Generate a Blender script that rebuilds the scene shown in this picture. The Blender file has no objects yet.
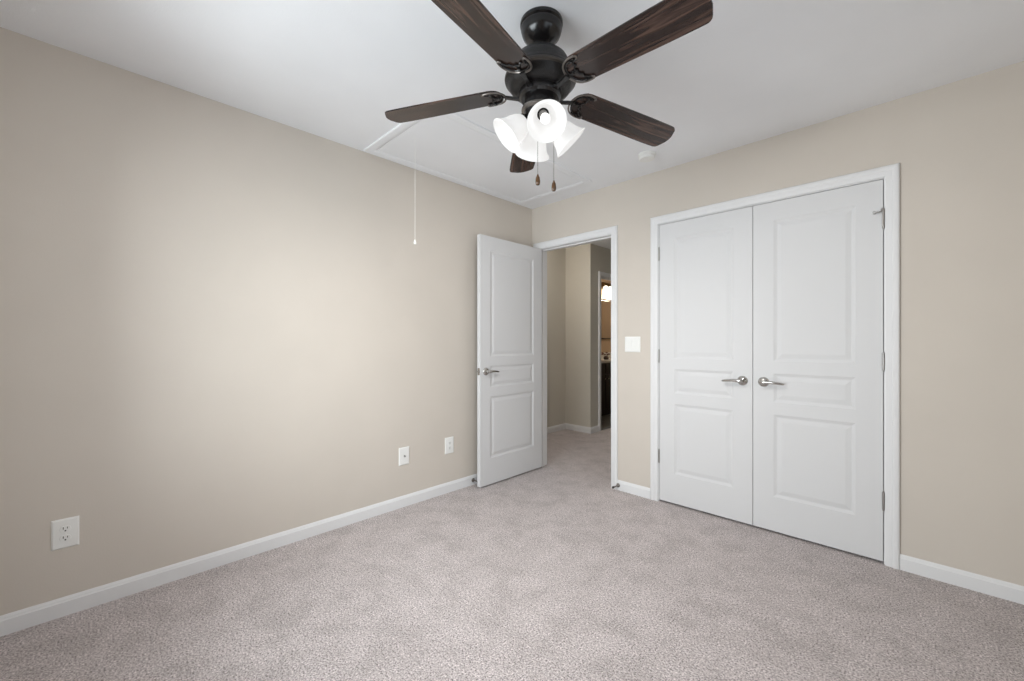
import bpy, bmesh, math, random
from mathutils import Vector, Matrix
C = bpy.context.scene.collection
S = bpy.context.scene
PI = math.pi

# ------------------------------------------------------------------ camera
FPX = 412.72
YAW = 0.777585
cd = bpy.data.cameras.new('camera'); cam = bpy.data.objects.new('camera', cd); C.objects.link(cam)
cd.sensor_fit = 'HORIZONTAL'; cd.sensor_width = 36.0; cd.lens = FPX / 1024 * 36.0
cd.shift_y = (341.722 - 340.5) / 1024
cd.clip_start = 0.02
cam.location = (2.6238, -2.93685, 1.17774)
cam.rotation_euler = (PI / 2, 0, YAW)
S.camera = cam

# ------------------------------------------------------------------ world, lights, exposure
S.view_settings.view_transform = 'Standard'; S.view_settings.look = 'None'
S.view_settings.gamma = 1.0; S.view_settings.use_curve_mapping = False
S.view_settings.exposure = -0.06
W = bpy.data.worlds.new('world'); S.world = W; W.use_nodes = True
W.node_tree.nodes['Background'].inputs['Color'].default_value = (0.80, 0.90, 1.0, 1)
W.node_tree.nodes['Background'].inputs['Strength'].default_value = 1.5

def area(name, loc, rot, sx, sy, power, col, spread=PI):
    l = bpy.data.lights.new(name, 'AREA'); l.shape = 'RECTANGLE'; l.size = sx; l.size_y = sy
    l.energy = power; l.color = col; l.spread = spread
    o = bpy.data.objects.new(name, l); o.location = loc; o.rotation_euler = rot; C.objects.link(o); return o
def point(name, loc, power, col, r):
    l = bpy.data.lights.new(name, 'POINT'); l.energy = power; l.color = col; l.shadow_soft_size = r
    o = bpy.data.objects.new(name, l); o.location = loc; C.objects.link(o); return o

RX, RY = 3.25, -3.42          # right wall, front wall
H = 2.44
WIN = (0.56, 2.00, 0.60, 2.00)  # window in the front wall
area('window_daylight', ((WIN[0]+WIN[1])/2, RY-0.55, (WIN[2]+WIN[3])/2+0.12), (PI/2-math.radians(15), 0, 0), 2.1, 1.8, 132, (0.89, 0.965, 1.0))
FILL_WIN = (-2.75, -1.35, 0.75, 2.08)  # unseen opening added in the right wall for fill light
area('side_fill_light', (RX+0.14, (FILL_WIN[0]+FILL_WIN[1])/2, (FILL_WIN[2]+FILL_WIN[3])/2), (PI/2, 0, PI/2), FILL_WIN[1]-FILL_WIN[0], FILL_WIN[3]-FILL_WIN[2], 3, (0.93, 0.97, 1.0))

# ------------------------------------------------------------------ materials
def nt(m): return m.node_tree.nodes, m.node_tree.links
def pmat(name, col, rough=0.5, metal=0.0, spec=0.5, emis=None, es=0.0):
    m = bpy.data.materials.new(name); m.use_nodes = True
    b = m.node_tree.nodes['Principled BSDF']
    b.inputs['Base Color'].default_value = (*col, 1); b.inputs['Roughness'].default_value = rough
    b.inputs['Metallic'].default_value = metal; b.inputs['Specular IOR Level'].default_value = spec
    if emis: b.inputs['Emission Color'].default_value = (*emis, 1); b.inputs['Emission Strength'].default_value = es
    return m
def noise(m, scale, detail=3, rough=0.5, coord='Object', dist=0.0):
    n, l = nt(m); t = n.new('ShaderNodeTexCoord'); x = n.new('ShaderNodeTexNoise')
    x.inputs['Scale'].default_value = scale; x.inputs['Detail'].default_value = detail
    x.inputs['Roughness'].default_value = rough; x.inputs['Distortion'].default_value = dist
    l.new(t.outputs[coord], x.inputs['Vector']); return x
def ramp(m, src, stops):
    n, l = nt(m); r = n.new('ShaderNodeValToRGB'); e = r.color_ramp.elements
    e[0].position, e[0].color = stops[0][0], (*stops[0][1], 1)
    e[1].position, e[1].color = stops[-1][0], (*stops[-1][1], 1)
    for p, c in stops[1:-1]:
        q = e.new(p); q.color = (*c, 1)
    l.new(src, r.inputs['Fac']); return r
def bump(m, src, strength, dist):
    n, l = nt(m); b = n.new('ShaderNodeBump'); b.inputs['Strength'].default_value = strength
    b.inputs['Distance'].default_value = dist; l.new(src, b.inputs['Height'])
    l.new(b.outputs['Normal'], n['Principled BSDF'].inputs['Normal']); return b

def wall_mat(name, col, tex=0.15):
    m = pmat(name, col, 0.85, spec=0.25)
    x = noise(m, 160, 2); bump(m, x.outputs['Fac'], tex, 0.002)
    v = noise(m, 3, 2); n, l = nt(m)
    r = ramp(m, v.outputs['Fac'], [(0.3, tuple(c*0.985 for c in col)), (0.7, tuple(min(1, c*1.015) for c in col))])
    l.new(r.outputs['Color'], n['Principled BSDF'].inputs['Base Color']); return m
M = {}
M['wall'] = wall_mat('beige_wall_paint', (0.612, 0.560, 0.500))
M['hall'] = wall_mat('hall_wall_paint', (0.60, 0.57, 0.505))
M['ceil'] = wall_mat('ceiling_paint', (0.84, 0.85, 0.87), 0.3)
M['white'] = pmat('white_trim_paint', (0.75, 0.75, 0.755), 0.55, spec=0.25)
M['door'] = pmat('white_door_paint', (0.67, 0.67, 0.675), 0.65, spec=0.18)
x_ = noise(M['door'], 40, 4, 0.6); bump(M['door'], x_.outputs['Fac'], 0.06, 0.001)
M['plate'] = pmat('white_plastic', (0.82, 0.82, 0.80), 0.35)
M['slot'] = pmat('dark_slot', (0.03, 0.03, 0.03), 0.6)
M['nickel'] = pmat('satin_nickel', (0.52, 0.51, 0.49), 0.20, 1.0)
M['hinge'] = pmat('dull_nickel', (0.42, 0.41, 0.40), 0.4, 1.0)
M['rubber'] = pmat('dark_rubber', (0.035, 0.033, 0.03), 0.7)
M['bronze'] = pmat('dark_bronze', (0.006, 0.005, 0.005), 0.24, 0.0, 0.5)
M['bronze_rough'] = pmat('dark_bronze_hammered', (0.007, 0.006, 0.006), 0.36, 0.0, 0.4)
x_ = noise(M['bronze_rough'], 220, 2); bump(M['bronze_rough'], x_.outputs['Fac'], 0.6, 0.003)
M['bronze_edge'] = pmat('rubbed_bronze', (0.20, 0.18, 0.165), 0.32, 0.9)
M['band'] = pmat('rim_highlight_bronze', (0.07, 0.062, 0.056), 0.3, 0.7)  # lighter tone paints in the highlight along the motor housing rim
M['cord'] = pmat('white_cord', (0.85, 0.84, 0.80), 0.7)
M['chain'] = pmat('aged_metal_chain', (0.25, 0.23, 0.21), 0.35, 1.0)
M['fob'] = pmat('turned_wood_fob', (0.085, 0.040, 0.016), 0.22)
M['shade'] = pmat('frosted_glass_shade', (0.34, 0.34, 0.34), 0.25, emis=(1.0, 0.99, 0.97), es=0.66)
M['bulb'] = pmat('lit_bulb', (0.9, 0.9, 0.9), 0.3, emis=(1.0, 0.98, 0.95), es=0.75)
M['socket'] = pmat('lamp_socket', (0.22, 0.21, 0.20), 0.4)
M['granite'] = pmat('pale_stone_counter', (0.62, 0.60, 0.57), 0.25)
M['espresso'] = pmat('espresso_cabinet', (0.018, 0.013, 0.011), 0.35)
M['mirror'] = pmat('mirror_glass', (0.60, 0.58, 0.55), 0.03, 1.0)
M['vanity_glass'] = pmat('lit_vanity_glass', (0.9, 0.88, 0.82), 0.3, emis=(1.0, 0.90, 0.74), es=4.5)
M['bathwall'] = wall_mat('bathroom_wall_paint', (0.42, 0.31, 0.22))
M['red'] = pmat('dark_red_petal', (0.10, 0.012, 0.010), 0.6)
M['vase'] = pmat('dark_vase', (0.05, 0.03, 0.025), 0.3)
M['brass'] = pmat('darkened_brass', (0.10, 0.065, 0.03), 0.35, 1.0)

def carpet():
    m = pmat('speckled_carpet', (0.4, 0.37, 0.36), 0.95, spec=0.1); n, l = nt(m)
    b = n['Principled BSDF']
    f = noise(m, 145, 4, 0.8)
    r = ramp(m, f.outputs['Fac'], [(0.38, (0.075, 0.062, 0.058)), (0.44, (0.44, 0.383, 0.374)), (0.53, (0.63, 0.565, 0.553)), (0.62, (0.95, 0.87, 0.855))])
    g = noise(m, 55, 2, 0.6)
    gr = ramp(m, g.outputs['Fac'], [(0.35, (0.84, 0.84, 0.84)), (0.62, (1.0, 1.0, 1.0))])
    mx = n.new('ShaderNodeMix'); mx.data_type = 'RGBA'; mx.blend_type = 'MULTIPLY'; mx.inputs['Factor'].default_value = 1
    l.new(r.outputs['Color'], mx.inputs['A']); l.new(gr.outputs['Color'], mx.inputs['B'])
    p = noise(m, 6.5, 5, 0.65, dist=0.25)
    pr = ramp(m, p.outputs['Fac'], [(0.38, (0.86, 0.855, 0.85)), (0.48, (0.96, 0.955, 0.955)), (0.62, (1.05, 1.045, 1.05))])
    m2 = n.new('ShaderNodeMix'); m2.data_type = 'RGBA'; m2.blend_type = 'MULTIPLY'; m2.inputs['Factor'].default_value = 1
    l.new(mx.outputs['Result'], m2.inputs['A']); l.new(pr.outputs['Color'], m2.inputs['B'])
    l.new(m2.outputs['Result'], b.inputs['Base Color'])
    bump(m, f.outputs['Fac'], 0.7, 0.010)
    b.inputs['Sheen Weight'].default_value = 0.15; b.inputs['Sheen Roughness'].default_value = 0.6
    return m
M['carpet'] = carpet()

def wood():
    m = pmat('dark_walnut_blade', (0.05, 0.03, 0.02), 0.27, spec=0.5); n, l = nt(m)
    t = n.new('ShaderNodeTexCoord'); mp = n.new('ShaderNodeMapping'); mp.inputs['Scale'].default_value = (1.3, 22, 1)
    x = n.new('ShaderNodeTexNoise'); x.inputs['Scale'].default_value = 2.4; x.inputs['Detail'].default_value = 6; x.inputs['Distortion'].default_value = 1.2
    l.new(t.outputs['Object'], mp.inputs['Vector']); l.new(mp.outputs['Vector'], x.inputs['Vector'])
    r = ramp(m, x.outputs['Fac'], [(0.32, (0.007, 0.004, 0.0035)), (0.5, (0.026, 0.014, 0.011)), (0.68, (0.088, 0.050, 0.037))])
    l.new(r.outputs['Color'], n['Principled BSDF'].inputs['Base Color']); return m
M['wood'] = wood()

def tile():
    m = pmat('grey_floor_tile', (0.3, 0.29, 0.28), 0.3); n, l = nt(m)
    t = n.new('ShaderNodeTexCoord'); b = n.new('ShaderNodeTexBrick'); b.inputs['Scale'].default_value = 3.0
    b.offset = 0.0; b.inputs['Color1'].default_value = (0.20, 0.19, 0.18, 1); b.inputs['Color2'].default_value = (0.24, 0.23, 0.21, 1)
    b.inputs['Mortar'].default_value = (0.42, 0.41, 0.40, 1); b.inputs['Mortar Size'].default_value = 0.012
    b.inputs['Brick Width'].default_value = 1.0; b.inputs['Row Height'].default_value = 1.0
    l.new(t.outputs['Object'], b.inputs['Vector']); l.new(b.outputs['Color'], n['Principled BSDF'].inputs['Base Color']); return m
M['tile'] = tile()
def glass():
    m = bpy.data.materials.new('window_glass'); m.use_nodes = True; n, l = nt(m)
    n.remove(n['Principled BSDF']); o = n['Material Output']
    a = n.new('ShaderNodeBsdfTransparent'); g = n.new('ShaderNodeBsdfGlossy'); g.inputs['Roughness'].default_value = 0.0
    f = n.new('ShaderNodeFresnel'); f.inputs['IOR'].default_value = 1.3; x = n.new('ShaderNodeMixShader')
    l.new(f.outputs[0], x.inputs[0]); l.new(a.outputs[0], x.inputs[1]); l.new(g.outputs[0], x.inputs[2]); l.new(x.outputs[0], o.inputs['Surface'])
    return m
M['glass'] = glass()

# ------------------------------------------------------------------ mesh helpers
def obj(name, bm, mat, parent=None, smooth=False, bev=0.0):
    bmesh.ops.recalc_face_normals(bm, faces=bm.faces)
    if bev: bmesh.ops.bevel(bm, geom=[e for e in bm.edges if len(e.link_faces) == 2 and e.calc_face_angle(0) > 0.6], offset=bev, segments=2, affect='EDGES', profile=0.5)
    me = bpy.data.meshes.new(name); bm.to_mesh(me); bm.free()
    me.materials.append(M[mat] if isinstance(mat, str) else mat)
    if smooth:
        for p in me.polygons: p.use_smooth = True
        try: me.set_sharp_from_angle(angle=math.radians(38))
        except Exception: pass
    o = bpy.data.objects.new(name, me); C.objects.link(o)
    if parent: o.parent = parent
    return o
def struct(o): o['kind'] = 'structure'; return o
def tag(o, label, cat, group=None):
    o['label'] = label; o['category'] = cat
    if group: o['group'] = group
    return o
def empty(name, loc=(0, 0, 0), rz=0):
    o = bpy.data.objects.new(name, None); o.empty_display_size = 0.05; C.objects.link(o)
    o.location = loc; o.rotation_euler = (0, 0, rz); return o
def box(bm, x0, x1, y0, y1, z0, z1):
    v = [bm.verts.new((x, y, z)) for x in (x0, x1) for y in (y0, y1) for z in (z0, z1)]
    for f in ((0, 1, 3, 2), (4, 6, 7, 5), (0, 4, 5, 1), (2, 3, 7, 6), (0, 2, 6, 4), (1, 5, 7, 3)):
        bm.faces.new([v[i] for i in f])
    return bm
def nb(): return bmesh.new()
def frame_from(d):
    d = Vector(d).normalized(); a = Vector((0, 0, 1)) if abs(d.z) < 0.9 else Vector((1, 0, 0))
    u = d.cross(a).normalized(); return u, d.cross(u).normalized()
def tube(bm, pts, rad, n=8, caps=True, flat=1.0):
    pts = [Vector(p) for p in pts]; rings = []
    rr = rad if isinstance(rad, (list, tuple)) else [rad] * len(pts)
    u = None
    for i, p in enumerate(pts):
        d = (pts[min(i+1, len(pts)-1)] - pts[max(i-1, 0)]).normalized()
        if u is None: u, w = frame_from(d)
        else:
            u = (u - d * u.dot(d)).normalized(); w = d.cross(u).normalized()
        rings.append([bm.verts.new(p + (u * math.cos(2*PI*k/n) + w * math.sin(2*PI*k/n) * flat) * rr[i]) for k in range(n)])
    for a, b in zip(rings, rings[1:]):
        for k in range(n): bm.faces.new((a[k], a[(k+1) % n], b[(k+1) % n], b[k]))
    if caps:
        bm.faces.new(rings[0]); bm.faces.new(rings[-1][::-1])
    return bm
def lathe(bm, prof, n=40, mat=None, closed=False):
    """prof: list of (r, z) about the z axis; mat: 4x4 applied after"""
    mat = mat or Matrix.Identity(4); rings = []
    for r, z in prof:
        if r < 1e-6: rings.append([bm.verts.new(mat @ Vector((0, 0, z)))])
        else: rings.append([bm.verts.new(mat @ Vector((r*math.cos(2*PI*k/n), r*math.sin(2*PI*k/n), z))) for k in range(n)])
    prs = list(zip(rings, rings[1:])) + ([(rings[-1], rings[0])] if closed else [])
    for a, b in prs:
        for k in range(n):
            q = [a[k % len(a)], a[(k+1) % len(a)], b[(k+1) % len(b)], b[k % len(b)]]
            q = list(dict.fromkeys(q))
            if len(q) > 2: bm.faces.new(q)
    return bm
def axis_mat(origin, d):
    d = Vector(d).normalized(); u, w = frame_from(d)
    m = Matrix((( u.x, w.x, d.x, 0), (u.y, w.y, d.y, 0), (u.z, w.z, d.z, 0), (0, 0, 0, 1)))
    return Matrix.Translation(origin) @ m

# ------------------------------------------------------------------ room shell
T = 0.115
JT = 0.018
D1 = (0.088, 0.855); D2 = (1.257, 2.494); DZ = 2.042
HX = 1.10                     # wall between hall and closet
def wall_with_openings(bm, a0, a1, y0, y1, ops, axis='x', z0=0.0, z1=H):
    cur = a0
    def bx(p, q, s, t):
        if q - p < 1e-5 or t - s < 1e-5: return
        if axis == 'x': box(bm, p, q, y0, y1, s, t)
        else: box(bm, y0, y1, p, q, s, t)
    for (p, q, s, t) in sorted(ops):
        bx(cur, p, z0, z1); bx(p, q, z0, s); bx(p, q, t, z1); cur = q
    bx(cur, a1, z0, z1)
b = nb(); box(b, -0.12, 0, RY-0.12, 0, -0.1, H+0.1); struct(obj('wall_left', b, 'wall'))
b = nb(); wall_with_openings(b, 0, RX+0.12, 0, T, [(D1[0]-JT, D1[1]+JT, 0, DZ+JT), (D2[0]-JT, D2[1]+JT, 0, DZ+JT)]); struct(obj('wall_back', b, 'wall'))
b = nb(); wall_with_openings(b, RY-0.12, 0, RX, RX+0.12, [(FILL_WIN[0], FILL_WIN[1], FILL_WIN[2], FILL_WIN[3])], 'y'); struct(obj('wall_right', b, 'wall'))
b = nb(); wall_with_openings(b, 0, RX, RY-0.12, RY, [(WIN[0], WIN[1], WIN[2], WIN[3])]); struct(obj('wall_front', b, 'wall'))
b = nb(); box(b, 0, RX, RY, 0, H, H+0.1); struct(obj('ceiling', b, 'ceil'))
b = nb(); box(b, -0.774, RX, RY, 1.60, -0.1, 0); box(b, -0.376, 0.80, 1.60, 3.4, -0.1, 0); struct(obj('floor', b, 'carpet'))
# hall beyond the doorway
HA, HB, HC = -0.774, 1.545, -0.376
HO = (1.79, 2.50)             # bathroom opening in the hall's far left wall
b = nb(); box(b, HA-0.1, HA, T, HB+0.1, 0, H); struct(obj('wall_hall_left', b, 'hall'))
b = nb(); box(b, HA, HC-0.0, HB, HB+0.1, 0, H); struct(obj('wall_hall_back', b, 'hall'))
b = nb(); box(b, HA-0.1, -0.12, 0.0, T, 0, H); struct(obj('wall_hall_front', b, 'hall'))
b = nb(); wall_with_openings(b, HB+0.1, 4.45, HC-0.115, HC, [(HO[0]-JT, HO[1]+JT, 0, DZ+JT)], 'y'); struct(obj('wall_hall_bath', b, 'hall'))
b = nb(); box(b, HX, HX+0.1, T, 1.6, 0, H); box(b, 0.80, HX+0.1, 1.6, 1.7, 0, H); box(b, 0.80, 0.9, 1.7, 3.4, 0, H); struct(obj('wall_hall_right', b, 'hall'))
b = nb(); box(b, HC, 0.9, 3.4, 3.5, 0, H); struct(obj('wall_hall_end', b, 'hall'))
b = nb(); box(b, HA-0.1, HX+0.1, T, 1.7, H, H+0.1); box(b, HC-0.0, 0.9, 1.7, 3.5, H, H+0.1); struct(obj('ceiling_hall', b, 'ceil'))
# closet behind the double doors
b = nb(); box(b, HX+0.1, RX, 0.75, 0.85, 0, H); struct(obj('wall_closet_back', b, 'wall'))
b = nb(); box(b, RX, RX+0.12, T, 0.85, 0, H); struct(obj('wall_closet_right', b, 'wall'))
b = nb(); box(b, HX+0.1, RX, T, 0.75, H, H+0.1); struct(obj('ceiling_closet', b, 'ceil'))
# bathroom
BX0, BX1, BY0, BY1 = -1.45, HC-0.115, 1.70, 4.35
b = nb(); box(b, BX0-0.1, BX0, BY0, BY1+0.1, 0, H); struct(obj('wall_bath_left', b, 'bathwall'))
b = nb(); box(b, BX0, BX1, BY1, BY1+0.1, 0, H); struct(obj('wall_bath_back', b, 'bathwall'))
b = nb(); box(b, BX0-0.1, BX1, BY0-0.055, BY0, 0, H); struct(obj('wall_bath_front', b, 'bathwall'))
b = nb(); box(b, BX0-0.1, HC-0.0, BY0, BY1+0.1, H, H+0.1); struct(obj('ceiling_bath', b, 'ceil'))
b = nb(); box(b, BX0-0.1, BX1+0.08, BY0, BY1, -0.1, 0.004); struct(obj('floor_bath', b, 'tile'))

# ------------------------------------------------------------------ trim
CP = [(0, 0), (0, .009), (.004, .0115), (.028, .0125), (.031, .0155), (.038, .0175), (.050, .0175), (.055, .014), (.057, .009), (.057, 0)]
def casing_mesh(x0, x1, zt, rev=0.005, prof=CP):
    """casing around an opening in a wall facing -y at y=0"""
    b = nb(); st = []
    for (u, h) in prof:
        u += rev
        st.append([b.verts.new(p) for p in ((x0-u, -h, 0), (x0-u, -h, zt+u), (x1+u, -h, zt+u), (x1+u, -h, 0))])
    for a, c in zip(st, st[1:]+st[:1]):
        for k in range(3): b.faces.new((a[k], a[k+1], c[k+1], c[k]))
    return b
def jamb_mesh(x0, x1, zt, depth, stop=True, sy=0.04):
    b = nb()
    box(b, x0-JT, x0, 0, depth, 0, zt+JT); box(b, x1, x1+JT, 0, depth, 0, zt+JT); box(b, x0, x1, 0, depth, zt, zt+JT)
    if stop:
        box(b, x0, x0+0.010, sy, sy+0.032, 0, zt); box(b, x1-0.010, x1, sy, sy+0.032, 0, zt); box(b, x0+0.010, x1-0.010, sy, sy+0.032, zt-0.010, zt)
    return b
struct(obj('trim_1', casing_mesh(*D1, DZ), 'white', smooth=True))
struct(obj('trim_2', jamb_mesh(*D1, DZ, T), 'white'))
struct(obj('trim_3', casing_mesh(*D2, DZ), 'white', smooth=True))
struct(obj('trim_4', jamb_mesh(*D2, DZ, T), 'white'))
o = struct(obj('trim_5', casing_mesh(-D1[1], -D1[0], DZ), 'white', smooth=True)); o.location = (0, T, 0); o.rotation_euler = (0, 0, PI)
# bathroom opening (wall faces +x)
o = struct(obj('trim_6', casing_mesh(HO[0], HO[1], DZ), 'white', smooth=True)); o.location = (HC, 0, 0); o.rotation_euler = (0, 0, PI/2)
o = struct(obj('trim_7', jamb_mesh(HO[0], HO[1], DZ, 0.115), 'white')); o.location = (HC, 0, 0); o.rotation_euler = (0, 0, PI/2)

BP = [(0, 0), (.013, 0), (.013, .060), (.010, .064), (.0085, .070), (.003, .0785), (0, .0785)]
def baseboard(name, runs):
    """runs: list of (p, q, n): from p to q, n the wall normal (2d)"""
    b = nb()
    for p, q, n in runs:
        a = [b.verts.new((p[0]+n[0]*t, p[1]+n[1]*t, z)) for t, z in BP]; c = [b.verts.new((q[0]+n[0]*t, q[1]+n[1]*t, z)) for t, z in BP]
        for k in range(len(BP)): j = (k+1) % len(BP); b.faces.new((a[k], a[j], c[j], c[k]))
        b.faces.new(a); b.faces.new(c[::-1])
    return struct(obj(name, b, 'white'))
cw = 0.062
baseboard('baseboard_left', [((0, RY), (0, 0), (1, 0))])
baseboard('baseboard_back', [((D1[1]+cw, 0), (D2[0]-cw, 0), (0, -1)), ((D2[1]+cw, 0), (RX, 0), (0, -1))])
baseboard('baseboard_right', [((RX, RY), (RX, 0), (-1, 0))])
baseboard('baseboard_front', [((0, RY), (RX, RY), (0, 1))])
baseboard('baseboard_hall', [((HA, T), (HA, HB), (1, 0)), ((HA, HB), (HC+0.013, HB), (0, -1)), ((HC, HB-0.0), (HC, HO[0]-cw), (1, 0)), ((HC, HO[1]+cw), (HC, 3.4), (1, 0))])

# windows: one behind the camera, one added beside it for fill
def window(name, w, z0, z1):
    e = struct(empty(name))
    h = z1 - z0; b = nb()
    for (a0, a1, c0, c1) in ((0, .04, 0, h), (w-.04, w, 0, h), (.04, w-.04, 0, .04), (.04, w-.04, h-.04, h), (.04, w-.04, h/2-.02, h/2+.02)):
        box(b, a0, a1, 0.03, 0.08, c0, c1)
    obj('window_frame', b, 'white', e)
    b = nb(); box(b, .04, w-.04, .053, .057, .04, h/2-.02); box(b, .04, w-.04, .053, .057, h/2+.02, h-.04); obj('pane', b, 'glass', e)
    b = nb(); box(b, -.06, w+.06, -.04, .03, -.02, 0.0); box(b, -.04, w+.04, -.012, 0, -.09, -.02); obj('window_sill', b, 'white', e, bev=.003)
    b = nb(); box(b, -.057, 0, -.015, 0, 0, h+.057); box(b, w, w+.057, -.015, 0, 0, h+.057); box(b, 0, w, -.015, 0, h, h+.057); obj('window_casing', b, 'white', e, bev=.003)
    return e
e = window('window_1', WIN[1]-WIN[0], WIN[2], WIN[3]); e.location = (WIN[1], RY, WIN[2]); e.rotation_euler = (0, 0, PI)
e = window('added_window_2', FILL_WIN[1]-FILL_WIN[0], FILL_WIN[2], FILL_WIN[3]); e.location = (RX, FILL_WIN[1], FILL_WIN[2]); e.rotation_euler = (0, 0, -PI/2)  # added, out of view, goes with the side fill

# ------------------------------------------------------------------ doors
def door_slab(w, h, t, stile, zp):
    b = nb()
    xs = [0, stile, w-stile, w]; zs = [0] + [v for p in zp for v in p] + [h]
    rings = [(0, 0), (.004, .0022), (.010, .0045), (.015, .0068), (.021, .0068), (.028, .0052), (.040, .0024), (.046, .0015)]
    for (y, s) in ((0, 1), (t, -1)):
        g = {}
        def V(x, yy, z):
            k = (round(x, 5), round(yy, 5), round(z, 5))
            if k not in g: g[k] = b.verts.new((x, yy, z))
            return g[k]
        for i in range(3):
            for j in range(len(zs)-1):
                x0, x1, z0, z1 = xs[i], xs[i+1], zs[j], zs[j+1]
                if i == 1 and j % 2 == 1:
                    prev = None
                    for (ins, d) in rings:
                        cur = [V(x0+ins, y+s*d, z0+ins), V(x1-ins, y+s*d, z0+ins), V(x1-ins, y+s*d, z1-ins), V(x0+ins, y+s*d, z1-ins)]
                        if prev:
                            for k in range(4): b.faces.new((prev[k], prev[(k+1) % 4], cur[(k+1) % 4], cur[k]))
                        prev = cur
                    b.faces.new(prev)
                else: b.faces.new((V(x0, y, z0), V(x1, y, z0), V(x1, y, z1), V(x0, y, z1)))
    for (x0, x1, z0, z1) in ((0, 0, 0, h), (w, w, 0, h), (0, w, 0, 0), (0, w, h, h)):
        if x0 == x1: q = [(x0, 0, z0), (x0, t, z0), (x0, t, z1), (x0, 0, z1)]
        else: q = [(x0, 0, z0), (x1, 0, z0), (x1, t, z0), (x0, t, z0)]
        b.faces.new([b.verts.new(p) for p in q])
    bmesh.ops.remove_doubles(b, verts=b.verts, dist=1e-5)
    return b
ZP = [(0.225, 0.730), (0.806, 0.982), (1.058, 1.925)]
def handle(parent, loc, side, sgn):
    """side: -1 sticks out towards -y, +1 towards +y; sgn: lever direction along x"""
    m = axis_mat(loc, (0, side, 0)); b = nb()
    lathe(b, [(0, 0), (.031, 0), (.031, .003), (.0285, .008), (.021, .012), (.013, .015), (.012, .040), (0, .040)], 32, m)
    r = obj('door_handle', b, 'nickel', parent, smooth=True); r['label'] = 'round satin nickel rosette'
    b = nb(); x, y, z = loc; yy = y + side*0.048
    pts = [(x-sgn*.012, yy-side*.004, z), (x, yy, z), (x+sgn*.02, yy, z+.001), (x+sgn*.05, yy, z+.002), (x+sgn*.085, yy-side*.003, z-.001), (x+sgn*.108, yy-side*.010, z-.005), (x+sgn*.114, yy-side*.012, z-.006)]
    tube(b, pts, [.010, .013, .0105, .0085, .008, .007, .004], 12)
    l = obj('lever', b, 'nickel', r, smooth=True); return r
def hinge(parent, x, y, z, leaf=None):
    b = nb()
    tube(b, [(x, y, z-.045), (x, y, z+.045)], .0062, 12)
    for k in (-.051, .047): tube(b, [(x, y, z+k), (x, y, z+k+.004)], .0045, 10)
    if leaf:
        box(b, *leaf, z-.045, z+.045)
    h = obj('hinge', b, 'hinge', parent, smooth=True); return h

HZ = (0.335, 1.072, 1.825)
def closet_leaf(name, x0, x1, hx, rx, sgn):
    e = struct(empty(name, (x0, 0, 0)))
    b = door_slab(x1-x0, 2.024, 0.035, 0.112, [(a-.014, c-.014) for a, c in ZP])
    for v in b.verts: v.co.z += .014
    obj('door_slab', b, 'door', e)
    handle(e, (rx-x0, 0, .927), -1, sgn)
    for z in HZ: hinge(e, hx-x0, -.004, z)
    return e
closet_leaf('door_2', 1.2605, 1.8740, 1.2588, 1.817, -1)
e = closet_leaf('door_3', 1.8775, 2.4905, 2.4922, 1.936, 1)
b = nb(); x = 2.4922-1.8775
tube(b, [(x, -.008, 1.862), (x, -.008, 1.876), (x-.006, -.014, 1.878)], .0075, 8)
tube(b, [(x, -.010, 1.872), (x-.020, -.020, 1.862), (x-.036, -.018, 1.866)], .0030, 8)
tube(b, [(x-.036, -.022, 1.866), (x-.036, -.002, 1.866)], .0075, 10)
tube(b, [(x, -.009, 1.795), (x, -.009, 1.862)], .0055, 8)
q = obj('hinge_pin_stop', b, 'hinge', e, smooth=True)

# bedroom door, swung open 90 degrees against the left wall
e = struct(empty('door_1', (0.0905, -0.008, 0))); e.rotation_euler = (0, 0, -PI/2 + math.radians(0.5))
b = door_slab(0.760, 2.024, 0.035, 0.112, [(a-.014, c-.014) for a, c in ZP])
for v in b.verts: v.co.z += .014
obj('door_slab', b, 'door', e)
handle(e, (0.760-.060, .035, .937), 1, -1)
handle(e, (0.760-.060, 0, .937), -1, -1)
for z in HZ: hinge(e, -.003, -.003, z, (-.0015, 0.0005, 0, .030))
b = nb(); box(b, .7595, .7612, .005, .030, .909, .966); box(b, .760, .770, .011, .024, .929, .946); q = obj('latch_plate', b, 'nickel', e, bev=.0008)

# ------------------------------------------------------------------ wall plates
def plate_body(w, h):
    b = nb(); m, d = .006, .0065
    a = [b.verts.new(p) for p in ((-w/2, 0, -h/2), (w/2, 0, -h/2), (w/2, 0, h/2), (-w/2, 0, h/2))]
    a2 = [b.verts.new((v.co.x, -.0025, v.co.z)) for v in a]
    c = [b.verts.new(((abs(v.co.x)-m)*(1 if v.co.x > 0 else -1), -d, (abs(v.co.z)-m)*(1 if v.co.z > 0 else -1))) for v in a]
    for s, t in ((a, a2), (a2, c)):
        for k in range(4): b.faces.new((s[k], s[(k+1) % 4], t[(k+1) % 4], t[k]))
    b.faces.new(c); b.faces.new(a[::-1])
    return b
def screw(e, z):
    b = nb(); lathe(b, [(0, 0), (.0032, 0), (.0028, .0012), (0, .0014)], 12, axis_mat((0, -.0062, z), (0, -1, 0))); obj('screw', b, 'plate', e)
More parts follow.
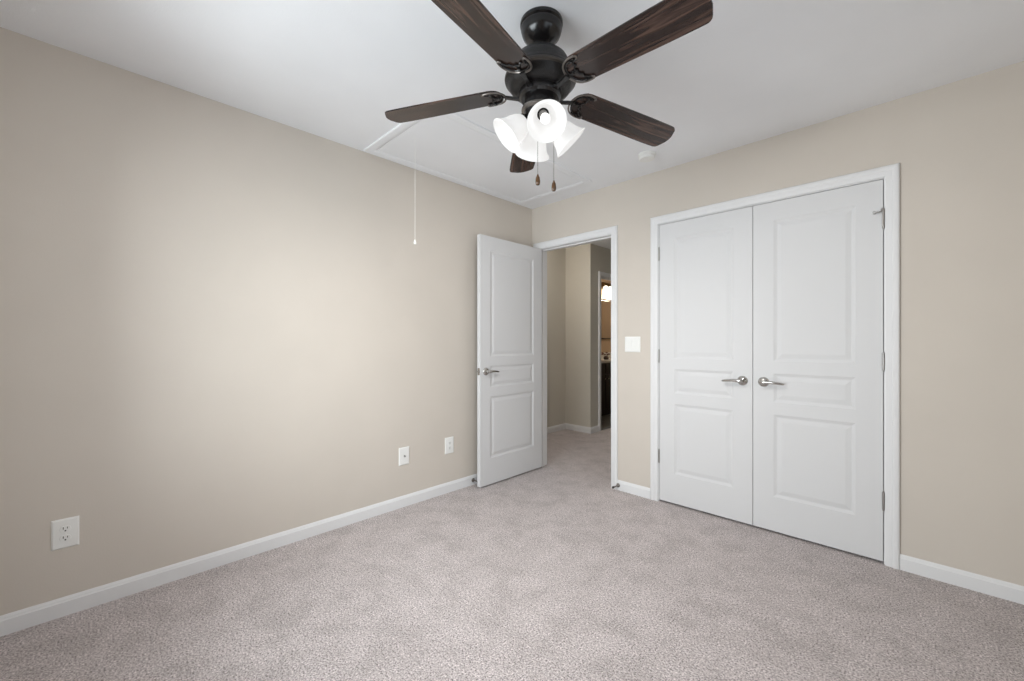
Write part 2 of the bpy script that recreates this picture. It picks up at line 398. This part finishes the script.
def receptacle(e, z):
    b = nb(); pr = []
    for k in range(28):
        a = 2*PI*k/28; x, zz = .0172*math.cos(a), .0172*math.sin(a); zz = max(-.0135, min(.0135, zz)); pr.append((x, zz))
    lo = [b.verts.new((x, -.0060, z+q)) for x, q in pr]; hi = [b.verts.new((x*.95, -.0088, z+q*.95)) for x, q in pr]
    for k in range(28): b.faces.new((lo[k], lo[(k+1) % 28], hi[(k+1) % 28], hi[k]))
    b.faces.new(hi); r = obj('receptacle', b, 'plate', e)
    b = nb(); box(b, -.0075, -.0050, -.0092, -.0086, z+.000, z+.0095); box(b, .0050, .0072, -.0092, -.0086, z+.001, z+.0085)
    lathe(b, [(0, 0), (.0029, 0), (.0029, .0008), (0, .0008)], 12, axis_mat((0, -.0086, z-.0065), (0, -1, 0)))
    obj('slot', b, 'slot', r)
def outlet(name, loc, rz, label, w=.083, h=.127):
    e = empty(name, loc, rz); tag(e, label, 'outlet', 'wall outlets')
    obj('cover_plate', plate_body(w, h), 'plate', e)
    for z in (.0195, -.0195): receptacle(e, z)
    screw(e, 0); return e
L90 = PI/2
outlet('wall_outlet', (0, -3.0195, .352), L90, 'white duplex power outlet low on the left wall, nearest the camera')
outlet('wall_outlet', (0, -.974, .365), L90, 'small white wall outlet low on the left wall, next to the open door')
e = empty('cable_jack', (0, -1.374, .360), L90); tag(e, 'white cable jack plate with one small dark socket in its middle, low on left wall', 'wall jack')
obj('cover_plate', plate_body(.083, .127), 'plate', e)
b = nb(); lathe(b, [(.0015, 0), (.0068, 0), (.0068, .003), (.0048, .0035), (.0048, .011), (.0015, .011)], 16, axis_mat((0, -.006, 0), (0, -1, 0)), closed=True); obj('coaxial_socket', b, 'hinge', e, smooth=True)
screw(e, .042); screw(e, -.042)
e = outlet('wall_outlet', (HA, .58, .350), L90, 'outlet plate on the dim hall wall, seen through the open doorway', .072, .117)

e = empty('light_switch', (1.045, 0, 1.157)); tag(e, 'white double light switch on the wall between doorway and closet', 'light switch')
obj('cover_plate', plate_body(.130, .120), 'plate', e)
for k, x in enumerate((-.023, .023)):
    b = nb(); s = 1 if k == 0 else -1
    v = [b.verts.new(p) for p in ((x-.0165, -.0060, -.033), (x+.0165, -.0060, -.033), (x+.0165, -.0060, .033), (x-.0165, -.0060, .033),
        (x-.0160, -.0080-.003*(s < 0), -.0325), (x+.0160, -.0080-.003*(s < 0), -.0325), (x+.0160, -.0080-.003*(s > 0), .0325), (x-.0160, -.0080-.003*(s > 0), .0325))]
    for f in ((0, 1, 5, 4), (1, 2, 6, 5), (2, 3, 7, 6), (3, 0, 4, 7), (4, 5, 6, 7)): b.faces.new([v[i] for i in f])
    obj('rocker', b, 'plate', e)

# ------------------------------------------------------------------ door stops on the baseboards
def door_stop(loc, d, label):
    e = empty('door_stop', loc); tag(e, label, 'door stop', 'baseboard door stops'); m = axis_mat((0, 0, 0), d)
    b = nb(); lathe(b, [(0, 0), (.016, 0), (.015, .005), (.009, .009), (.0055, .012), (.0055, .060), (0, .060)], 20, m); obj('stem', b, 'bronze_edge', e, smooth=True)
    b = nb(); lathe(b, [(0, .058), (.0085, .058), (.009, .070), (.006, .074), (0, .074)], 16, m); obj('rubber_tip', b, 'rubber', e, smooth=True)
    return e
door_stop((.013, -.742, .040), (1, 0, 0), 'small metal door stop on the left baseboard beside the open door')
door_stop((.928, -.013, .040), (-.12, -1, -.05), 'small metal door stop on the short baseboard between doorway and closet')

# ------------------------------------------------------------------ attic hatch with pull cord
hx0, hx1, hy0, hy1, tw = .030, .800, -1.690, -.185, .058
e = empty('attic_hatch', ((hx0+hx1)/2, (hy0+hy1)/2, H)); tag(e, 'white rectangular attic hatch with flat trim, set in the ceiling along the left wall', 'attic hatch')
cx, cy = e.location.x, e.location.y
b = nb(); prof = [(0, 0), (0, .007), (.006, .010), (.038, .010), (.044, .008), (.052, .007), (tw, .005), (tw, 0)]
st = []
for u, h in prof:
    st.append([b.verts.new((x, y, -h)) for x, y in ((hx0+u-cx, hy0+u-cy), (hx1-u-cx, hy0+u-cy), (hx1-u-cx, hy1-u-cy), (hx0+u-cx, hy1-u-cy))])
for a, c in zip(st, st[1:]+st[:1]):
    for k in range(4): b.faces.new((a[k], a[(k+1) % 4], c[(k+1) % 4], c[k]))
obj('hatch_trim', b, 'ceil', e)
b = nb(); box(b, hx0+tw+.004-cx, hx1-tw-.004-cx, hy0+tw+.004-cy, hy1-tw-.004-cy, -.004, -.0002); obj('hatch_panel', b, 'ceil', e, bev=.001)
kx, ky = .408, -1.540
b = nb(); tube(b, [(kx-cx, ky-cy, -.003), (kx-cx, ky-cy, -.635)], .0012, 6); pc = obj('pull_cord', b, 'cord', e)
b = nb(); lathe(b, [(0, -.630), (.004, -.632), (.0065, -.640), (.0085, -.652), (.0075, -.660), (0, -.663)], 16, Matrix.Translation((kx-cx, ky-cy, 0))); obj('knob', b, 'cord', pc, smooth=True)

# ------------------------------------------------------------------ smoke detector
e = empty('smoke_detector', (1.320, -.318, H)); tag(e, 'round white smoke detector on the ceiling near the back wall', 'smoke detector')
b = nb(); lathe(b, [(0, 0), (.058, 0), (.058, -.010), (.055, -.012)] + [(.054, -.0125), (0, -.0125)], 40); obj('base', b, 'plate', e, smooth=True)
b = nb(); lathe(b, [(0, -.0125), (.052, -.0125), (.052, -.028), (.047, -.034), (.030, -.037), (.028, -.0365), (.012, -.0375), (0, -.0375)], 40)
obj('cover', b, 'plate', e, smooth=True)

# ------------------------------------------------------------------ ceiling fan with light kit
FX, FY = 1.56, -1.69
cosY, sinY = math.cos(YAW), math.sin(YAW)
Rv = Vector((cosY, sinY, 0)); Fv = Vector((-sinY, cosY, 0))     # screen right and forward on the plan: the fan hangs leaning a little
up = (Vector((0, 0, 1)) + 0.0248*Rv + 0.0122*Fv).normalized()
e1 = Vector((0, 1, 0)).cross(up).normalized(); e2 = up.cross(e1).normalized()
TM = Matrix(((e1.x, e2.x, up.x, 0), (e1.y, e2.y, up.y, 0), (e1.z, e2.z, up.z, 0), (0, 0, 0, 1)))
TILT = Matrix.Translation((0, 0, -.06)) @ TM @ Matrix.Translation((0, 0, .06))
fan = empty('ceiling_fan', (FX, FY, H)); tag(fan, 'five-blade ceiling fan in dark bronze with walnut blades and four lit white glass shades', 'ceiling fan')
def fz(z): return z - H
def tilted(name, b, mat, parent=fan, **k):
    b.transform(TILT); return obj(name, b, mat, parent, **k)
b = nb(); lathe(b, [(0, 0), (.083, 0), (.0845, -.005), (.0840, -.013), (.0790, -.017), (.0815, -.022), (.0815, -.028), (.079, -.033), (.078, -.042), (.072, -.056), (.060, -.070), (.047, -.080), (.036, -.086), (.032, -.090), (0, -.090)], 56)
obj('canopy', b, 'bronze', fan, smooth=True)
b = nb(); lathe(b, [(0, fz(2.372)), (.030, fz(2.372)), (.030, fz(2.340)), (.040, fz(2.332)), (.042, fz(2.316)), (0, fz(2.316))], 32)
tilted('downrod_collar', b, 'bronze', smooth=True)
b = nb(); lathe(b, [(0, fz(2.324)), (.045, fz(2.322)), (.080, fz(2.308)), (.105, fz(2.285)), (.118, fz(2.260)), (.122, fz(2.240)), (.124, fz(2.236)), (.129, fz(2.234)), (.1345, fz(2.224)), (.1365, fz(2.214)),
   (.1365, fz(2.204)), (.134, fz(2.198)), (.126, fz(2.190)), (.124, fz(2.182)), (.114, fz(2.170)), (.100, fz(2.164)), (.092, fz(2.162)), (0, fz(2.160))], 64)
tilted('motor_housing', b, 'bronze_rough', smooth=True)
b = nb(); lathe(b, [(.1355, fz(2.2185)), (.1405, fz(2.2145)), (.1420, fz(2.2090)), (.1405, fz(2.2035)), (.1350, fz(2.2000))], 64, closed=True)
tilted('housing_band', b, 'band', smooth=True)
b = nb(); lathe(b, [(0, fz(2.162)), (.083, fz(2.162)), (.083, fz(2.140)), (.074, fz(2.132)), (0, fz(2.132))], 40)
tilted('flywheel', b, 'bronze', smooth=True)
b = nb(); lathe(b, [(0, fz(2.136)), (.058, fz(2.136)), (.060, fz(2.128)), (.060, fz(2.104)), (.062, fz(2.098)), (.070, fz(2.094)), (.070, fz(2.086)), (.062, fz(2.080)), (.060, fz(2.066)), (.052, fz(2.052)), (0, fz(2.048))], 48)
tilted('switch_housing', b, 'bronze', smooth=True)
b = nb(); lathe(b, [(.0605, fz(2.1010)), (.0715, fz(2.0945)), (.0725, fz(2.090)), (.0715, fz(2.0855)), (.0625, fz(2.0795))], 48, closed=True)
tilted('switch_housing_ring', b, 'bronze_edge', smooth=True)
b = nb(); lathe(b, [(0, fz(2.055)), (.044, fz(2.053)), (.046, fz(2.040)), (.040, fz(2.020)), (.026, fz(2.006)), (.012, fz(2.000)), (.008, fz(1.992)), (0, fz(1.988))], 40)
tilted('light_fitter', b, 'bronze', smooth=True)

PITCH = -0.194; DROOP = math.radians(4.6); BZ = fz(2.1232)
R0, R1 = .148, .661
def blade_outline():
    pts = []
    # root: rounded, widening to the tip; tip with soft corners
    def hw(r): return .063 + (.0675-.063)*min(1, (r-R0-.05)/.30) if r > R0+.05 else .063
    n = 10
    for k in range(n+1):        # root half circle (from -v to +v)
        a = -PI/2 + PI*k/n
        pts.append((R0+.052-.052*math.cos(a), .063*math.sin(a)))
    for r in (.27, .34, .42, .50, .58): pts.append((r, hw(r)))
    cr = .026; W2 = .0665
    for k in range(7):
        a = PI/2 - (PI/2*.80)*k/6
        pts.append((R1-.012-cr+cr*math.cos(a), W2-cr+cr*math.sin(a)))
    pts.append((R1-.0015, .018)); pts.append((R1, 0)); pts.append((R1-.0015, -.018))
    for k in range(7):
        a = -(PI/2*.20) - (PI/2*.80)*k/6
        pts.append((R1-.012-cr+cr*math.cos(a), -W2+cr+cr*math.sin(a)))
    for r in (.58, .50, .42, .34, .27): pts.append((r, -hw(r)))
    return pts
def blade_mesh():
    b = nb(); P = blade_outline(); t = .0055
    lo = [b.verts.new((x, y, 0)) for x, y in P]; hi = [b.verts.new((x, y, t)) for x, y in P]
    for k in range(len(P)): j = (k+1) % len(P); b.faces.new((lo[k], lo[j], hi[j], hi[k]))
    b.faces.new(lo); b.faces.new(hi); return b
def scroll(b, pts, r0=.0034, r1=None, n=8):
    # smooth a polyline with Catmull-Rom and sweep it
    P = [Vector(p) for p in pts]; out = []
    for i in range(len(P)-1):
        p0, p1, p2, p3 = P[max(i-1, 0)], P[i], P[i+1], P[min(i+2, len(P)-1)]
        for s in range(5):
            t = s/5; out.append(.5*((2*p1)+(-p0+p2)*t+(2*p0-5*p1+4*p2-p3)*t*t+(-p0+3*p1-3*p2+p3)*t**3))
    out.append(P[-1]); m = len(out)
    tube(b, out, [r0 + ((r1 or r0)-r0)*k/(m-1) for k in range(m)], n)
def iron_rim():
    b = nb(); z = -.0035
    arc = [(R0+.072, .059, z), (R0+.048, .060, z), (R0+.020, .053, z), (R0+.002, .037, z), (R0-.007, .016, z), (R0-.009, 0, z), (R0-.007, -.016, z), (R0+.002, -.037, z), (R0+.020, -.053, z), (R0+.048, -.060, z), (R0+.072, -.059, z)]
    scroll(b, arc, .0036)
    for s in (1, -1):
        scroll(b, [(R0+.072, s*.059, z), (R0+.077, s*.053, z), (R0+.070, s*.047, z)], .0038, .003)
    return b
def iron_web():
    b = nb(); z = -.0035
    for s in (1, -1):
        scroll(b, [(R0+.070, s*.048, z), (R0+.055, s*.041, z), (R0+.046, s*.031, z), (R0+.050, s*.022, z), (R0+.040, s*.016, z), (R0+.036, s*.007, z), (R0+.044, 0, z)], .0034)
        scroll(b, [(R0+.062, s*.052, z), (R0+.040, s*.050, z), (R0+.020, s*.040, z), (R0+.008, s*.022, z), (R0+.004, 0, z)], .0028)
    scroll(b, [(R0-.008, 0, z), (R0+.016, 0, z), (R0+.044, 0, z)], .0030)
    for x, y in ((R0+.020, 0), (R0+.045, .048), (R0+.045, -.048)):
        lathe(b, [(0, -.010), (.006, -.009), (.007, -.005), (.007, 0), (0, 0)], 12, Matrix.Translation((x, y, 0)))
    return b
def iron_stem():
    b = nb()     # from the flywheel out to the blade root, slightly arched, widening to a mounting foot
    sec = [(.055, .017, .024, .004), (.074, .016, .023, .004), (.090, .010, .024, .0045), (.106, .0075, .027, .005), (.122, .0085, .031, .005), (.136, .010, .034, .0035), (.146, .014, .035, .003)]
    rg = []
    for r, w, zc, t in sec: rg.append([b.verts.new(p) for p in ((r, -w, zc-t), (r, w, zc-t), (r, w, zc+t), (r, -w, zc+t))])
    for a, c in zip(rg, rg[1:]):
        for k in range(4): b.faces.new((a[k], a[(k+1) % 4], c[(k+1) % 4], c[k]))
    b.faces.new(rg[0]); b.faces.new(rg[-1][::-1])
    bmesh.ops.bevel(b, geom=list(b.edges), offset=.0015, segments=2, affect='EDGES')
    return b
proto = {}
for k in range(5):
    a = math.radians(211.82 + 72*k)
    m = TILT @ Matrix.Translation((0, 0, BZ)) @ Matrix.Rotation(a, 4, 'Z')
    mp = m @ Matrix.Translation((.65, 0, 0)) @ Matrix.Rotation(DROOP, 4, 'Y') @ Matrix.Translation((-.65, 0, 0)) @ Matrix.Rotation(PITCH, 4, 'X')
    def part(nm, fn, mat, mm, parent, sm=False):
        if nm not in proto:
            q = obj(nm, fn(), mat, None, smooth=sm); proto[nm] = q
        else: q = proto[nm].copy(); C.objects.link(q)
        q.parent = parent; q.matrix_basis = mm; return q
    bl = part('blade', blade_mesh, 'wood', mp, fan)
    st_ = part('blade_iron', iron_stem, 'bronze', m, fan, True)
    Mi = m.inverted() @ mp
    part('scroll_rim', iron_rim, 'bronze_edge', Mi, st_, True)
    part('scroll_work', iron_web, 'bronze', Mi, st_, True)

# light kit: four arms with bell shades
SH_OUT = [(.022, 0), (.026, .004), (.034, .012), (.043, .026), (.049, .044), (.053, .062), (.058, .078), (.065, .092), (.0735, .102)]
SH_IN = [(.071, .1025), (.063, .0925), (.0555, .078), (.0505, .062), (.0465, .044), (.0405, .027), (.031, .014), (.020, .006)]
view_az = math.atan2(-Fv.y, -Fv.x)     # direction from the fan towards the camera
DOWN = math.radians(44)
for k in range(4):
    az = view_az + math.radians(9) + k*PI/2
    h = Vector((math.cos(az), math.sin(az), 0)); d = (h*math.cos(DOWN) - Vector((0, 0, 1))*math.sin(DOWN)).normalized()
    base = h*.052 + Vector((0, 0, fz(2.052)))
    b = nb(); tube(b, [h*.030+Vector((0, 0, fz(2.048))), h*.046+Vector((0, 0, fz(2.054))), base + d*.008], .0095, 12)
    arm = tilted('lamp_arm', b, 'bronze', smooth=True)
    b = nb(); lathe(b, [(0, -.006), (.016, -.004), (.027, .006), (.029, .014), (.027, .018), (.024, .016), (0, .016)], 28, axis_mat(base, d)); tilted('shade_holder', b, 'bronze', arm, smooth=True)
    sb = base + d*.008
    b = nb(); lathe(b, SH_OUT + SH_IN, 48, axis_mat(sb, d), closed=True); sh = tilted('lamp_shade', b, 'shade', smooth=True)
    b = nb(); lathe(b, [(0, .006), (.0165, .006), (.0165, .034), (.013, .036), (0, .036)], 24, axis_mat(sb, d)); tilted('bulb_socket', b, 'socket', sh, smooth=True)
    b = nb(); lathe(b, [(.0, .032), (.012, .033), (.013, .038), (.0165, .048), (.0185, .058), (.0170, .069), (.011, .077), (0, .080)], 28, axis_mat(sb, d)); tilted('light_bulb', b, 'bulb', sh, smooth=True)
    p = TILT @ (sb + d*.108) + Vector((FX, FY, H)); dd = (TM.to_3x3() @ d)
    sl = bpy.data.lights.new('fan_lamp', 'SPOT'); sl.energy = 31; sl.color = (1.0, .96, .91); sl.spot_size = math.radians(150); sl.spot_blend = 1.0; sl.shadow_soft_size = .03
    so = bpy.data.objects.new('fan_lamp', sl); so.location = p; so.rotation_euler = dd.to_track_quat('-Z', 'Y').to_euler(); C.objects.link(so)

def chain(ox, oy, ztop, zend, label, wood):
    b = nb(); n = int((ztop-zend-.03)/.0042)
    tube(b, [(ox, oy, ztop), (ox, oy, zend+.034)], .0007, 5)
    for k in range(n): lathe(b, [(0, .0015), (.0014, .0006), (.0014, -.0006), (0, -.0015)], 5, Matrix.Translation((ox, oy, ztop-.0042*k)))
    c = obj('pull_chain', b, 'chain', fan)
    b = nb(); lathe(b, [(0, .044), (.0026, .043), (.0036, .038), (.0074, .030), (.0090, .018), (.0088, .009), (.0066, .002), (0, 0)], 20, Matrix.Translation((ox, oy, zend)))
    f = obj('wooden_fob', b, 'fob', c, smooth=True); f['label'] = label
def plan(lat, dep): v = Rv*lat + Fv*dep; return v.x, v.y
ox, oy = plan(-.018, -.055); chain(ox, oy, fz(2.07), fz(1.776), 'upper turned wood pull fob', 'fob')
ox, oy = plan(.046, -.030); chain(ox, oy, fz(2.07), fz(1.762), 'lower turned wood pull fob', 'fob')

# ------------------------------------------------------------------ unseen lamp added to brighten the hall, and bathroom
e = empty('hall_fill_lamp', (-.30, .32, H)); tag(e, 'unseen dome lamp added to brighten the hall beyond the doorway', 'added fill light')
b = nb(); lathe(b, [(0, 0), (.14, 0), (.14, -.02), (.13, -.024), (0, -.024)], 32); obj('base', b, 'nickel', e, smooth=True)
b = nb(); lathe(b, [(.13, -.022), (.125, -.05), (.095, -.085), (.05, -.105), (0, -.112)], 32); obj('glass_dome', b, 'shade', e, smooth=True)
point('hall_fill', (-.30, .32, 2.25), 15, (1.0, .93, .85), .10)  # added fill for the hall walls, source out of view

def vanity():
    y0, y1 = 2.30, 4.30; xf = -.885
    e = empty('bathroom_vanity', ((BX0+xf)/2, (y0+y1)/2, 0)); tag(e, 'dark espresso bathroom vanity with pale stone counter, seen through the far doorway', 'vanity')
    ox, oy = e.location.x, e.location.y
    b = nb(); box(b, BX0+.002-ox, xf-ox, y0-oy, y1-oy, .10, .845); box(b, BX0+.002-ox, xf-.06-ox, y0-oy, y1-oy, .004, .10); obj('body', b, 'espresso', e)
    n = 5; w = (y1-y0)/n
    for k in range(n):
        a = y0+k*w+.01-oy; c = y0+(k+1)*w-.01-oy
        b = nb(); box(b, xf-ox, xf+.018-ox, a, c, .12, .66)
        d = obj('cabinet_door', b, 'espresso', e, bev=.003)
        b = nb(); lathe(b, [(0, 0), (.006, 0), (.006, .012), (.014, .018), (.013, .026), (0, .028)], 16, axis_mat((xf+.018-ox, (c-.04 if k % 2 == 0 else a+.04), .60), (1, 0, 0))); obj('knob', b, 'nickel', d, smooth=True)
        b = nb(); box(b, xf-ox, xf+.018-ox, a, c, .68, .83); obj('drawer_front', b, 'espresso', e, bev=.003)
    b = nb(); box(b, BX0+.002-ox, xf+.03-ox, y0-.02-oy, y1+.02-oy, .845, .880); obj('counter', b, 'granite', e, bev=.003)
    b = nb(); box(b, BX0+.002-ox, BX0+.022-ox, y0-.02-oy, y1+.02-oy, .8805, .98); obj('backsplash', b, 'granite', e, bev=.003)
vanity()
b = nb(); e = empty('bathroom_mirror', (BX0, 3.58, 1.0)); tag(e, 'wide bathroom mirror with dark bottom edge on the brown wall above the vanity', 'mirror')
box(b, .002, .008, -.62, .62, .245, .93); obj('mirror_glass', b, 'mirror', e)
b = nb(); box(b, .002, .016, -.64, .64, .225, .245); box(b, .002, .016, -.64, -.62, .245, .93); box(b, .002, .016, .62, .64, .245, .93); box(b, .002, .016, -.64, .64, .93, .95); obj('mirror_frame', b, 'espresso', e)
e = empty('vanity_light', (BX0, 3.70, 2.175)); tag(e, 'dark bronze vanity light bar with glowing warm glass shades above the mirror', 'wall light')
b = nb(); box(b, .001, .025, -.30, .30, -.045, .045); box(b, .04, .085, -.28, .34, -.015, .060); obj('light_bar', b, 'brass', e)
for k in range(4):
    y = -.245 + .15*k
    b = nb(); tube(b, [(.05, y, .03), (.10, y, .02), (.12, y, -.01)], .010, 8); arm = obj('arm', b, 'brass', e, smooth=True)
    b = nb(); lathe(b, [(.025, 0), (.045, -.03), (.056, -.12), (.070, -.215), (.068, -.215), (.053, -.12), (.042, -.031), (.022, -.003)], 28, Matrix.Translation((.12, y, -.01)), closed=True); obj('lamp_shade', b, 'vanity_glass', e, smooth=True)
point('vanity_glow', (BX0+.35, 3.4, 1.95), 9, (1.0, .84, .64), .12)
# flowers on the counter
e = empty('flower_arrangement', (-1.10, 3.09, .8802)); tag(e, 'small dark red flower arrangement on the bathroom counter', 'flowers')
b = nb(); lathe(b, [(0, 0), (.035, 0), (.045, .02), (.040, .045), (.030, .055), (0, .050)], 20); obj('bowl', b, 'vase', e, smooth=True)
random.seed(4)
for k in range(9):
    a = k*2.4; r = .025+.028*(k % 3); b = nb(); hh = .075+.035*random.random()
    tube(b, [(0, 0, .04), (r*math.cos(a), r*math.sin(a), hh)], .002, 5)
    m = Matrix.Translation((r*1.3*math.cos(a), r*1.3*math.sin(a), hh))
    for q in range(5):
        lathe(b, [(0, -.003), (.009, .002), (.011, .010), (.005, .016), (0, .014)], 8, m @ Matrix.Rotation(q*1.256, 4, 'Z') @ Matrix.Translation((.010, 0, 0)))
    obj('flower', b, 'red', e, smooth=True)
